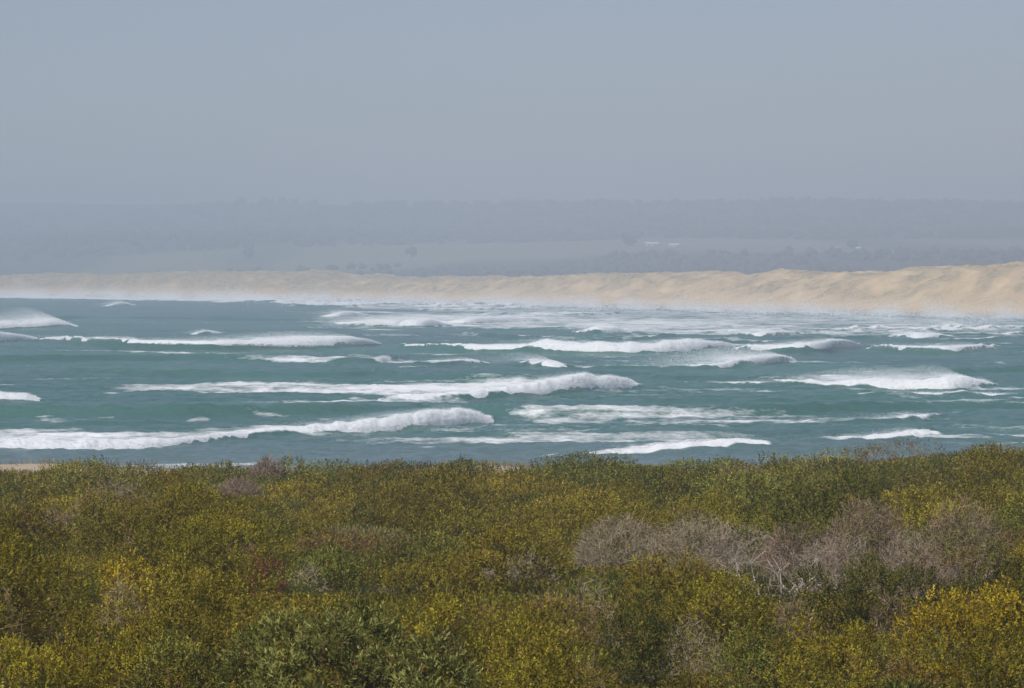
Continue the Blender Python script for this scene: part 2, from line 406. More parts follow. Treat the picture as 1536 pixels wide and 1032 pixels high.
# ------------------------------------------------------------------ the white water of each breaker and its spray
WLABEL = {
 "A": "long white breaker nearest the beach, rising from flat foam to a bold rounded end",
 "B": "low white breaker washing up along the beach edge before the heath, its middle lumpy",
 "C": "short pointed white breaker at the far edge of the heath, beside open water",
 "D": "large mid-water breaker with a tall foamy peak over a wide field of spent foam",
 "E": "short bright breaker cut by the left edge of the picture, above plain green water",
 "F": "very long thin foam line on the left ending in a wind-blown hump",
 "G": "foaming breaker at the left edge joined to the start of the long thin foam line",
 "P": "breaker at far left carrying a big pale plume of spray blown back leftwards",
 "H": "longest bright rolling breaker in the middle distance, with one sharp central peak",
 "R": "foamy breaker crossing a dark wave face, continuing the longest rolling breaker to its right",
 "S": "neat straight white crest on a dark wave face towards the right edge",
 "I": "thin low crest swelling into two hooked spray-blown tips at its right end",
 "J": "small thin whitecap like a flat arrowhead, alone on smooth green water",
 "K2": "small peaked breaker just behind the tall foamy peak, mist trailing off it",
 "K": "ragged frothy breaker on the right with spray flung up from its end",
 "L": "thin foam crest at the end of the broad flat foam patch near the beach",
 "M1": "small far white crest left of the other distant breakers, close under the dunes",
 "M2": "wide misty far breaker with pale foam smeared behind its sloping crest",
 "M3": "far narrow crest right of the wide misty breaker, level and bright",
 "M4": "far humped breaker with steep misty crest above the longest rolling breaker",
 "M5": "far slanting breaker with a veil of spray, above the two hooked tips",
 "M6": "far short crest with a bright left end, below the right-hand dunes",
 "M7": "farthest right breaker, small and misty, next to the shore foam",
 "M8": "tiny slanted whitecap just above the long thin foam line",
 "M9": "tiny distant whitecap far out on the left, close to the far beach",
 "O": "very thin broken foam line on a wave crest under the ragged frothy breaker",
}
def spray_mesh(P, size, rg):
    n = len(P)
    nn = np.array(sdir)+0.45*rg.normal(size=(n, 3)); nn /= np.linalg.norm(nn, axis=1)[:, None]
    a = np.cross(nn, rg.normal(size=(n, 3))); a /= np.linalg.norm(a, axis=1)[:, None]
    b = np.cross(nn, a)
    s = (size*rg.uniform(0.5, 1.3, n))[:, None]
    V = np.stack([P-a*s, P+b*s, P+a*s, P-b*s], 1)*1.0
    return V.reshape(-1, 3), np.arange(n*4).reshape(n, 4)
CS = np.array([  # cross-section of white water: (along wf, along Hf, z along Hf)
 (0.10,-0.10,-0.50),(0.20,-0.30,-0.05),(0.35,-0.42,0.18),(0.45,-0.38,0.40),(0.60,-0.22,0.62),(0.75,0.0,0.80),(0.9,0.3,0.93),(1.0,0.7,1.0),(1.0,1.3,0.98),
 (1.0,2.1,0.88),(1.0,3.0,0.72),(1.0,4.2,0.50),(1.0,5.6,0.26),(1.0,7.0,0.0),(1.0,8.0,-0.45)])
tt = np.linspace(0, len(CS)-1, 34)
CSF = np.stack([np.interp(tt, np.arange(len(CS)), CS[:, i]) for i in range(3)], 1)
for k, (nm, nd, tail, (sden, slen, shgt)) in enumerate(WAVES):
    rg = np.random.default_rng(900+k)
    p0, p1 = nd[0][0]-13, nd[-1][0]+13
    p0 = max(p0, -260); p1 = min(p1, 1790)
    us = (np.arange(p0, p1, 0.8)-768)/F
    D, Ha, Hf, on = wave_geo(us, nd, 100+k)
    Hs = Ha+0.5*Hf; wf = 0.9*Hs+0.9+0.0032*D
    Hf = np.maximum(Hf, 0.0)
    m = len(us)
    q = (Hf/(Hf+1.2*Ha+1e-3))[:, None]
    s = wf[:, None]*(CSF[None, :, 0]*q+(0.72+0.28*CSF[None, :, 0])*(1-q)) + np.where(CSF[None, :, 1] < 0, q, 1.0)*CSF[None, :, 1]*Hf[:, None]
    xx = us[:, None]*D[:, None]*np.ones_like(s)
    base = Ha*0.95
    z = base[:, None] + CSF[None, :, 2]*Hf[:, None] - 0.06
    # back part follows the sea
    zs = sea_z((us[:, None]*(D[:, None]+s)).ravel(), (D[:, None]+s).ravel()).reshape(s.shape)
    back = (tt > 8.5)[None, :]
    z = np.where(back, np.maximum(z, zs-0.05+CSF[None, :, 2]*Hf[:, None]*0.35), z)
    z[:, -1] = zs[:, -1]-0.5; z[:, -2] = zs[:, -2]-0.15
    arc = tt[None, :]*0.11*np.maximum(Hf, 0.2)[:, None]
    sx = np.median(D)/300
    sl_ = xx+arc*0.9
    na = 0.075*perlin(sl_/(0.70*sx), arc/(0.55*sx), 500+k)+0.05*perlin(sl_/(0.34*sx), arc/(0.3*sx), 540+k)+0.10*perlin(sl_/2.2, arc*0.8, 560+k)
    wgt = np.exp(-((tt-5.0)/4.5)**2)[None, :]
    z = z + na*Hf[:, None]*wgt*0.75
    s = s - np.abs(na)*Hf[:, None]*wgt*0.8
    V = np.stack([us[:, None]*(D[:, None]+s), D[:, None]+s, z], -1)
    mid = np.argmax(Hf)
    loc = np.array([us[mid]*D[mid], D[mid], 0.0])
    cvt = np.interp(tt, [0, 1.5, 3.5, 8.0, 9.5, 11.5, 13, 14], [0.30, 0.55, 0.95, 1.0, 0.60, 0.34, 0.14, 0.0])
    cov = cvt[None, :]*np.clip(Hf/0.45, 0.60, 1)[:, None]*(1+0.25*perlin(xx/6, arc*0+k, 640+k))
    body = mesh_np("breaking_wave", V.reshape(-1, 3)-loc, grid_faces(m, 34), M_FOAM, smooth=True, loc=loc, vert_attr={"cover": cov})
    tag(body, WLABEL[nm], "wave", "breaking waves in the bay")
    # spray blown back to the left off the crest
    fw = np.maximum(Hf-0.12, 0)**1.5; fw = fw*np.interp(np.arange(m), [0, m*0.5, m], [0.35, 0.7, 1.0])
    if fw.sum() > 0:
        px_area = (fw > 0).sum()*0.8*shgt*0.5
        size = 0.17*np.median(D)/3889
        ntot = int(np.clip(sden*px_area*8.0+1600, 1200, 52000))
        i = rg.choice(m, ntot, p=fw/fw.sum())
        e = rg.exponential(1.0, ntot)*0.45; e = np.minimum(e, 2.2)
        pxm = D[i]/F
        dx = -e*slen*pxm
        up = rg.random(ntot)**1.6*(np.minimum(e, 0.45)/0.45)*shgt*pxm*np.exp(-0.35*e)*(Hf[i]/Hf.max())
        top = Ha[i]+Hf[i]*(0.95-0.35*np.minimum(e, 1.5))
        P = np.stack([us[i]*D[i]+dx, D[i]+wf[i]+0.6*Hf[i]+rg.random(ntot)*3*e, np.maximum(top+up, 0.1)], 1)
        Vs, Fs = spray_mesh(P-loc, size, rg)
        # froth thrown up from the white water itself
        nf = int(np.clip(2.2*(Hf*F/D).sum(), 300, 30000)); jf = rg.choice(m, nf, p=fw/fw.sum()); kf = rg.integers(2, 22, nf)
        Pf = V[jf, kf]+np.stack([rg.normal(size=nf)*0.10*sx, rg.normal(size=nf)*0.15, np.abs(rg.normal(size=nf))*0.07*np.minimum(Hf[jf], 1.6)], 1)
        V2, F2 = spray_mesh(Pf-loc, 0.22*np.median(D)/3889, rg)
        Fs = np.concatenate([Fs, F2+len(Vs)]); Vs = np.concatenate([Vs, V2])
        spo = mesh_np("spray", Vs, Fs, M_SPRAY, parent=body); spo['kind'] = 'stuff'

# mist of spray along the far beach
rg = np.random.default_rng(77)
ns = 420000
us = rg.uniform(-0.30, 0.22, ns)
ds = np.interp(us, Q_u, Q_d)
off = rg.exponential(1.3, ns)
dd = ds*(1.015-0.035*off)
gust = sstep(-0.25, 0.45, perlin(us*140, dd/120, 71)+0.25)
keep = rg.random(ns) < 0.25+0.75*gust
us, dd, off = us[keep], dd[keep], off[keep]
zz = rg.exponential(1.0, len(us))*(1.3+0.5*perlin(us*90, us*0, 72))
P = np.stack([us*dd, dd, 0.2+zz], 1)
Vs, Fs = spray_mesh(P, 0.10*dd/1200, rg)
o = mesh_np("sea_spray", Vs, Fs, M_SPRAY); tag(o, "pale mist of spray drifting along the foot of the far dunes", "sea spray", kind="stuff")

# ------------------------------------------------------------------ far beach and dunes
seg = np.linalg.norm(np.diff(SHORE, axis=0), axis=1); cum = np.concatenate([[0], np.cumsum(seg)])
def shore_at(t):
    return np.stack([np.interp(t, cum, SHORE[:, 0]), np.interp(t, cum, SHORE[:, 1])], -1)
ts = []
t = 0.0
while t < cum[-1]:
    ts.append(t); q = shore_at(np.array(t)); t += max(0.9, 0.0016*q[1])*(1.0 if abs(q[0]/q[1]) < 0.2 else 4)
ts = np.array(ts)
Pq = shore_at(ts)
dv = shore_at(ts+60)-shore_at(ts-60); dv /= np.linalg.norm(dv, axis=1)[:, None]
nrm = np.stack([-dv[:, 1], dv[:, 0]], 1)              # inland is to the right
nrm *= np.sign(nrm[:, :1]+1e-9)
vs = np.concatenate([np.linspace(-40, 0, 9), np.linspace(1.5, 70, 64), np.linspace(72, 150, 44), [165, 185, 210, 240]])
XX = Pq[:, None, 0]+nrm[:, None, 0]*vs[None, :]; YY = Pq[:, None, 1]+nrm[:, None, 1]*vs[None, :]
TOPX = [-900,-300,0,40,120,230,330,430,470,540,640,700,780,850,930,1000,1080,1170,1215,1240,1300,1340,1378,1420,1460,1500,1545,1700,2000,3000]
TOPY = [409,408,411,408,411,408,405.5,407,413,417.5,418,417,417,413,412,411,414,411.5,410,413.5,411,409,402,406,407.5,399,399,396,390,370]
iv = int(np.argmin(np.abs(vs-62)))
cpx = 768+F*XX[:, iv]/YY[:, iv]
Hc = H-(np.interp(cpx, TOPX, TOPY)+np.interp(cpx, [0, 900, 1536], [5.5, 4.0, 2.0])-HOR)/F*YY[:, iv]
Hc = np.clip(Hc, 6, 20)[:, None]
v = vs[None, :]+6*perlin(XX/38, YY/38, 61)
beach = np.where(v < 26, v*0.075, 1.95)
face = sstep(22, 62, v)
back = 1-0.28*sstep(66, 120, v)-0.6*sstep(150, 235, v)
rough = (1.5*perlin(XX/21, YY/34, 62)+1.4*(1-2*np.abs(perlin(XX/10+YY/25, YY/22, 63)))+0.9*(1-2*np.abs(perlin(XX/4.2+YY/11, YY/9, 64)))+0.4*perlin(XX/1.7, YY/2.6, 65))
ZZ = np.where(v < 22, beach, beach+(Hc-1.95)*face*back) + rough*(1+0.7*(1-sstep(900, 1250, YY)))*sstep(24, 44, v)*(1-0.45*np.exp(-((v-62)/9)**2))*1.0
ZZ += 0.35*perlin(XX/6, YY/9, 66)*sstep(20, 40, v)
grass_haze = np.clip(0.45+1.6*fbm(XX/12, YY/22, 67, 5, 0.65)+0.15*sstep(40, 62, v)+0.55*sstep(1250, 2100, YY), 0, 1)*sstep(24, 40, v)  # grass tufts; the distance term paints haze, greying the farther dunes
wet = 1-sstep(4, 20, v)
o = mesh_np("dunes", np.stack([XX, YY, ZZ], -1).reshape(-1, 3), grid_faces(len(ts), len(vs)), M_DUNE, vert_attr={"grass": grass_haze, "wet": wet}, smooth=True)
tag(o, kind="structure")

# ------------------------------------------------------------------ far land behind the dunes
def inland(x, y):
    x = np.asarray(x, float); y = np.asarray(y, float)
    best = np.full(x.shape, 1e9); sg = np.zeros(x.shape)
    for i in range(len(SHORE)-1):
        a, b = SHORE[i], SHORE[i+1]; e = b-a; L2 = (e**2).sum()
        tq = np.clip(((x-a[0])*e[0]+(y-a[1])*e[1])/L2, 0, 1)
        dx = x-(a[0]+tq*e[0]); dy = y-(a[1]+tq*e[1]); r = np.hypot(dx, dy)
        cr = e[0]*dy-e[1]*dx
        m = r < best; best = np.where(m, r, best); sg = np.where(m, np.sign(cr), sg)
    return best*sg
ql = np.array([100., 500]); 
if inland(np.array([600.]), np.array([1500.]))[0] < 0: INS = -1
else: INS = 1
ZP_D = np.array([0, 1300, 1700, 2600, 2900, 3500, 3900, 4600, 5200, 6000, 8000, 12000], float)
ZP_Z = np.array([3, 3, 7, 27, 31, 46, 56, 95, 104, 98, 70, 40], float)
def land_z(x, y):
    iv_ = inland(x, y)*INS
    st_ = 1-1.3*np.clip(0.03-x/np.maximum(y, 1), 0, 0.2)
    base = np.interp(y*st_, ZP_D, ZP_Z)/st_**1.0+3*perlin(x/240, y/260, 81)*sstep(1600, 3000, y)+4*fbm(x/600, y/700, 82, 3)*sstep(2800, 4600, y)
    u = x/np.maximum(y, 1)
    base = base-3
    base = 3+(base-3)*sstep(150, 900, iv_)
    return np.where(iv_ < 130, -6+9*sstep(60, 200, iv_), base)
ul = np.concatenate([np.linspace(-1.0, -0.21, 40), np.linspace(-0.2, 0.2, 420), np.linspace(0.21, 1.4, 40)])
dl = np.concatenate([np.linspace(500, 1500, 40), np.linspace(1520, 6000, 200), np.linspace(6100, 8000, 20)])
DL, UL = np.meshgrid(dl, ul, indexing='ij'); XL = UL*DL
ZL = land_z(XL, DL)
fieldm = sstep(2850, 2950, DL+140*perlin(XL/300, DL/300, 83))*(1-sstep(3450, 3600, DL+160*perlin(XL/260, DL/400, 84)))
fieldm *= sstep(-0.35, 0.15, perlin(XL/170, DL/500, 85)+0.15)
o = mesh_np("far_hills", np.stack([XL, DL, ZL], -1).reshape(-1, 3), grid_faces(len(dl), len(ul)), M_LAND, vert_attr={"field": fieldm}, smooth=True)
tag(o, kind="structure")

def ico(sub=1):
    import bmesh
    bm = bmesh.new(); bmesh.ops.create_icosphere(bm, subdivisions=sub, radius=1)
    v = np.array([x.co[:] for x in bm.verts]); f = np.array([[y.index for y in x.verts] for x in bm.faces]); bm.free(); return v, f
IV, IF = ico(2)
def lumps(C, Rr, rg):
    n = len(C); k = len(IV)
    V = IV[None]*(1+0.28*rg.normal(size=(n, k, 1))).clip(0.5, 1.6)*Rr[:, None, :]+C[:, None, :]
    Fq = (IF[None]+np.arange(n)[:, None, None]*k).reshape(-1, 3)
    return V.reshape(-1, 3), Fq
rg = np.random.default_rng(31)
nw = 7500
uw = rg.uniform(-0.2, 0.2, nw); dw = np.where(rg.random(nw) < 0.4, rg.uniform(1900, 2900, nw), rg.uniform(3500, 5300, nw))
xw = uw*dw
ok = (inland(xw, dw)*INS > 260) & (perlin(xw/160, dw/300, 87)+rg.random(nw)*0.6 > 0.0)
xw, dw = xw[ok], dw[ok]; rr = rg.uniform(2, 5.0, len(xw))*np.where(dw < 3000, 0.6, 1.0)
C = np.stack([xw, dw, land_z(xw, dw)+rr*0.6], 1)
V, Fq = lumps(C, np.stack([rr*1.25, rr*1.25, rr*rg.uniform(0.8, 1.3, len(rr))], 1), rg)
o = mesh_np("far_woods", V, Fq, M_WOOD); tag(o, "hazy dark woods covering the far hills behind the dunes", "woods", kind="stuff")

# single trees and farm buildings on the hazy slope
def at_land(px, py):
    u = (px-768)/F
    d = np.linspace(1500, 6000, 4000); line = H-(py-HOR)/F*d
    g = land_z(u*d, d); i = int(np.argmax(g >= line)) if (g >= line).any() else 2500
    return np.array([u*d[i], d[i], g[i]])
def far_tree(px, py, wpx, label):
    q = at_land(px, py); rr = 0.72*wpx*q[1]/F/2; rg = np.random.default_rng(int(px))
    root = empty("far_tree", q); tag(root, label, "tree", "lone trees in the haze")
    k = 26; d3 = rg.normal(size=(k, 3)); d3 /= np.linalg.norm(d3, axis=1)[:, None]
    C = d3*rr*np.array([0.75, 0.75, 0.5])*rg.random((k, 1))**0.4+np.array([0, 0, rr*0.95])
    V, Fq = lumps(C, np.full((k, 3), rr*0.33), rg)
    mesh_np("crown", V, Fq, M_WOOD, parent=root)
    a = np.linspace(0, 2*math.pi, 8, endpoint=False)
    ring = lambda r, z: np.stack([np.cos(a)*r, np.sin(a)*r, np.full(8, z)], 1)
    V = np.concatenate([ring(rr*0.12, -1), ring(rr*0.08, rr*0.6), ring(rr*0.04, rr*1.1)])
    f = [[i+8*j, (i+1) % 8+8*j, (i+1) % 8+8*(j+1), i+8*(j+1)] for j in range(2) for i in range(8)]
    mesh_np("trunk", V, np.array(f), M_BARK, parent=root)
far_tree(372, 390, 30, "faint lone round tree in the haze behind the left dunes")
far_tree(617, 386, 26, "faint dark tree in the haze above the middle dunes")
far_tree(943, 370, 34, "dark bushy tree beside the pale farm buildings")
far_tree(1279, 374, 26, "dark tree by the small houses on the hazy slope to the right")
def box(cx, cy, cz, sx, sy, sz):
    v = np.array([(x, y, z) for z in (-.5, .5) for x, y in ((-.5, -.5), (.5, -.5), (.5, .5), (-.5, .5))])*np.array([sx, sy, sz])+np.array([cx, cy, cz])
    f = np.array([[3, 2, 1, 0], [4, 5, 6, 7], [0, 1, 5, 4], [1, 2, 6, 5], [2, 3, 7, 6], [3, 0, 4, 7]]); return v, f
def house(px, py, w_px, h_px, label, name="farm_shed"):
    q = at_land(px, py); s = q[1]/F; wx = w_px*s; hz = h_px*s; wy = wx*0.5
    root = empty(name, q); tag(root, label, "building", "farm buildings on the far slope")
    V, Fq = box(0, 0, hz*0.25, wx, wy, hz*0.9); mesh_np("wall", V, Fq, M_WALL, parent=root)
    z0, z1, e = hz*0.69, hz*1.15, 0.4
    V = np.array([(-wx/2-e, -wy/2-e, z0), (wx/2+e, -wy/2-e, z0), (wx/2+e, wy/2+e, z0), (-wx/2-e, wy/2+e, z0), (-wx/2-e, 0, z1), (wx/2+e, 0, z1)])
    me = bpy.data.meshes.new("roof"); me.from_pydata(V.tolist(), [], [(0, 1, 5, 4), (2, 3, 4, 5), (0, 4, 3), (1, 2, 5), (3, 2, 1, 0)]); me.materials.append(M_ROOF)
    o = bpy.data.objects.new("roof", me); sc.collection.objects.link(o); o.parent = root
    for fx in (-0.25, 0.25):
        V, Fq = box(fx*wx, -wy/2-0.02, hz*0.3, wx*0.08, 0.1, hz*0.3); mesh_np("window", V, Fq, M_GLASS, parent=root)
house(978, 369, 19, 5, "longer left one of two pale farm sheds faint in the haze")
house(1011, 371, 14, 5, "shorter right one of two pale farm sheds faint in the haze")
house(1256, 375, 7, 4, "tiny pale house in the haze beside a dark tree", "farmhouse")
house(1288, 375, 7, 4, "tiny pale house farthest right on the hazy slope", "farmhouse")

# ------------------------------------------------------------------ near land
GD = np.array([-400, -60, 0, 5, 15, 24, 29, 40, 60, 80, 100, 125, 150, 160, 172, 188, 205, 228, 245, 300, 420], float)
GZ = np.array([9, 9.0, 8.6, 8.2, 7.5, 6.85, 6.6, 6.2, 5.6, 4.95, 4.3, 3.6, 2.95, 2.5, 1.9, 1.75, 0.9, -0.15, -1.3, -3, -5])
def ground_z(x, d):
    x = np.asarray(x, float); d = np.asarray(d, float)
    u = x/np.maximum(d, 15.0)
    z = np.interp(d, GD, GZ)
    z = z+(0.52*perlin(x/10, d/12, 91)*(1-sstep(95, 130, d))+0.30*perlin(x/13, d/17, 91)*sstep(95, 130, d))*sstep(26, 45, d)*(1-sstep(150, 200, d))+0.18*perlin(x/5, d/5, 92)*(1-sstep(150, 200, d))
    edge = sstep(95, 145, d)*(1-sstep(165, 200, d))
    z = z+edge*(0.40+0.40*sstep(0.075, 0.115, u)-0.42*sstep(-0.062, -0.095, u)*0-0.17*(1-sstep(-0.10, -0.05, u))-0.25*np.exp(-((u+0.003)/0.010)**2))
    ridge = np.exp(-((d-188)/9)**2)
    z = z+ridge*(0.25*sstep(-0.10, -0.12, u)*0+0.30*(1-sstep(-0.115, -0.100, u))+0.30*np.exp(-((u+0.003)/0.012)**2)+0.15*perlin(x/4, d/6, 93))
    return z
xg = np.concatenate([np.linspace(-400, -46, 40), np.linspace(-45, 45, 260), np.linspace(46, 400, 40)])
dg = np.concatenate([np.linspace(-400, 10, 40), np.linspace(12, 250, 420), np.linspace(255, 420, 20)])
DG, XG = np.meshgrid(dg, xg, indexing='ij')
ZG = ground_z(XG, DG)
sand = sstep(156, 168, DG+3*perlin(XG/6, DG/6, 94))
o = mesh_np("ground", np.stack([XG, DG, ZG], -1).reshape(-1, 3), grid_faces(len(dg), len(xg)), M_SOIL, vert_attr={"sand": sand}, smooth=True)
tag(o, kind="structure")
# deep base under sea and land out to the horizon
V = np.array([(-6900, -600, -9), (6900, -600, -9), (6900, 8200, -9), (-6900, 8200, -9)], float)
o = mesh_np("sea_bed", V, np.array([[0, 1, 2, 3]]), M_SOIL, vert_attr={"sand": np.ones(4)}); tag(o, kind="structure")

# ------------------------------------------------------------------ heath: shrubs of leaves and bare thickets
def unit(a): return a/np.maximum(np.linalg.norm(a, axis=-1, keepdims=True), 1e-9)
PAL = {  # old leaf, new growth, share of new growth, leaf length, leaf width/length
 "olive":  ((0.165, 0.134, 0.014), (0.29, 0.230, 0.026), 0.45, 0.042, 0.34),
 "yellow": ((0.185, 0.155, 0.014), (0.31, 0.255, 0.024), 0.50, 0.040, 0.34),
 "gold":   ((0.265, 0.195, 0.012), (0.48, 0.355, 0.020), 0.55, 0.040, 0.36),
 "green":  ((0.118, 0.124, 0.020), (0.235, 0.225, 0.042), 0.45, 0.042, 0.34),
 "long":   ((0.130, 0.138, 0.026), (0.27, 0.265, 0.075), 0.45, 0.070, 0.21),
 "dark":   ((0.070, 0.078, 0.014), (0.16, 0.148, 0.022), 0.35, 0.040, 0.34),
 "brown":  ((0.190, 0.125, 0.044), (0.28, 0.195, 0.068), 0.40, 0.036, 0.30),
 "rust":   ((0.150, 0.055, 0.030), (0.22, 0.088, 0.046), 0.40, 0.036, 0.30),
}
def bush(kind, rx, ry, h, s, rg, dens=1.0):
    """leaves of one shrub about its base: quads (n,4,3) and their colours (n,3); s = coarseness with distance"""
    old, new, share, LL, WW = PAL[kind]
    old = 1.26*np.array(old)*rg.uniform(0.62, 1.12)*np.array([rg.uniform(.92, 1.1), 1, 1]); new = 1.50*np.array(new)*rg.uniform(0.68, 1.10)
    nl = rg.integers(11, 17) if s < 1.6 else rg.integers(8, 12)
    # lobes of the crown
    ang = rg.uniform(0, 2*math.pi, nl); rad = np.sqrt(rg.uniform(0.02, 0.80, nl))
    lr = rg.uniform(0.22, 0.42, nl)
    LC = np.stack([np.cos(ang)*rad*rx, np.sin(ang)*rad*ry, h*(0.50+0.26*rg.random(nl))*(1-0.42*rad**2)], 1)
    LR = np.stack([lr*rx, lr*ry, h*rg.uniform(0.20, 0.34, nl)], 1)
    LC = np.concatenate([LC, [[0, 0, h*0.34]]]); LR = np.concatenate([LR, [[rx*0.74, ry*0.74, h*0.33]]])
    area = (LR[:, 0]*LR[:, 1]*4+LR[:, 0]*LR[:, 2]*5)
    n = int(area.sum()*165*dens/s**2)+24
    i = rg.choice(len(LC), n, p=area/area.sum())
    dr_ = unit(rg.normal(size=(n, 3)) + np.array([0, -0.15, 0.25]))
    rr = 1-0.20*rg.random(n)**1.3
    P = LC[i]+dr_*LR[i]*rr[:, None]
    keep = np.ones(n, bool)
    for j in range(len(LC)):
        q = (((P-LC[j])/LR[j])**2).sum(1); keep &= (q > 0.60) | (i == j)
    keep &= P[:, 2] > 0.05
    P, dr_, rr = P[keep], dr_[keep], rr[keep]; n = len(P)
    gn = unit(0.65*dr_+0.6*unit(P/np.array([rx, ry, h])-np.array([0, 0, 0.25]))+np.array([0, 0, 0.25]))
    ax = unit(dr_*0.6+np.array([0, 0, 0.75])+0.35*rg.normal(size=(n, 3)))
    k = 9 if s < 1.6 else (6 if s < 2.4 else 4)
    sl = 0.13*min(s, 1.5)
    P = np.repeat(P, k, 0); ax = np.repeat(ax, k, 0); gn = np.repeat(gn, k, 0); rr = np.repeat(rr, k)
    tpos = np.tile(np.arange(k)/max(k-1, 1), n)
    rad_ = unit(np.cross(ax, rg.normal(size=(n*k, 3))))
    ld = unit(ax*(0.40+0.70*tpos[:, None])+rad_*(0.9-0.30*tpos[:, None]))
    B = P+ax*(tpos*sl)[:, None]
    L = 1.10*LL*s*rg.uniform(0.7, 1.25, n*k)*(1-0.25*tpos); W = L*WW*rg.uniform(0.8, 1.2, n*k)*1.25
    side = unit(np.cross(ld, gn+0.30*rg.normal(size=ax.shape)))
    up = np.cross(side, ld)
    M = B+ld*(L*0.48)[:, None]+up*(L*0.06)[:, None]
    T = B+ld*L[:, None]-up*(L*0.05)[:, None]
    Qd = np.stack([B, M+side*(W/2)[:, None], T, M-side*(W/2)[:, None]], 1)
    shoot = np.repeat((rg.random(n) < share), k)
    f = np.clip(shoot*(0.35+0.65*tpos)+0.25*rg.normal(size=n*k)*0.6, 0, 1)[:, None]
    C = old*(1-f)+new*f
    C = C*rg.uniform(0.80, 1.20, (n*k, 1))*np.repeat(rg.uniform(0.85, 1.15, (n, 1)), k, 0)*rg.uniform(0.8, 1.25, len(LC))[np.repeat(i[keep], k)][:, None]
    dead = np.repeat(rg.random(n) < 0.06, k)
    C[dead] = np.array([0.22, 0.125, 0.05])*rg.uniform(0.7, 1.4, (int(dead.sum()), 1))
    return Qd, C

def twigs(n0, h, rx, ry, levels, r0, rg, col, tipcol, spread=0.55):
    """bare branching wood about its base: triangular prisms"""
    a = rg.uniform(0, 2*math.pi, n0); lean = np.sqrt(rg.uniform(0.05, 1.0, n0))*1.05
    D = unit(np.stack([np.cos(a)*lean*rx/max(rx, ry), np.sin(a)*lean*ry/max(rx, ry), np.full(n0, 0.75)], 1))
    P = np.stack([np.cos(a)*0.25*rx, np.sin(a)*0.25*ry, np.zeros(n0)-0.05], 1)*rg.random((n0, 1))
    P[:, 2] = -0.05
    reach = 1/np.sqrt((D[:, 0]/rx)**2+(D[:, 1]/ry)**2+(D[:, 2]/h)**2)
    L = reach*0.36; Rr = np.full(n0, r0)
    VV, CC = [], []
    for lv in range(levels):
        for half in range(2):
            P1 = P+D*(L*0.5)[:, None]; R1 = Rr*0.82
            s1 = unit(np.cross(D, rg.normal(size=D.shape))); s2 = np.cross(D, s1)
            ring0, ring1 = [], []
            for kk in range(3):
                th = kk*2*math.pi/3; o_ = s1*math.cos(th)+s2*math.sin(th)
                ring0.append(P+o_*Rr[:, None]); ring1.append(P1+o_*R1[:, None])
            for kk in range(3):
                VV.append(np.stack([ring0[kk], ring0[(kk+1) % 3], ring1[(kk+1) % 3], ring1[kk]], 1))
                t_ = lv/(levels-1); c_ = np.array(col)*(1-t_)+np.array(tipcol)*t_
                CC.append(np.tile(c_, (len(P), 1))*rg.uniform(0.8, 1.2, (len(P), 1)))
            P, Rr = P1, R1
            D = unit(D+0.16*rg.normal(size=D.shape))
        if lv == levels-1: break
        nb = 3
        P = np.repeat(P, nb, 0); D = np.repeat(D, nb, 0); L = np.repeat(L, nb)*rg.uniform(0.55, 0.85, len(P)); Rr = np.repeat(Rr, nb)*rg.uniform(0.5, 0.72, len(P))
        D = unit(D+spread*rg.normal(size=D.shape))
        # some side branches start lower down
        P = P-D*0.0
    return np.concatenate(VV), np.concatenate(CC)

def quads_obj(name, Q, C, mat, parent=None, loc=None):
    return mesh_np(name, Q.reshape(-1, 3), np.arange(len(Q)*4).reshape(-1, 4), mat, parent=parent, face_col=C, loc=loc)

def solve(px, py, h):
    """where the top of a shrub h metres tall, seen at (px,py), stands"""
    u = (px-768)/F; d = np.linspace(23, 172, 3000)
    f = (H-(py-HOR)/F*d)-(ground_z(u*d, d)+h)
    i = np.where((f[:-1] >= 0) & (f[1:] < 0))[0]
    dd = d[i[0]] if len(i) else d[int(np.argmin(np.abs(f)))]
    return u*dd, dd

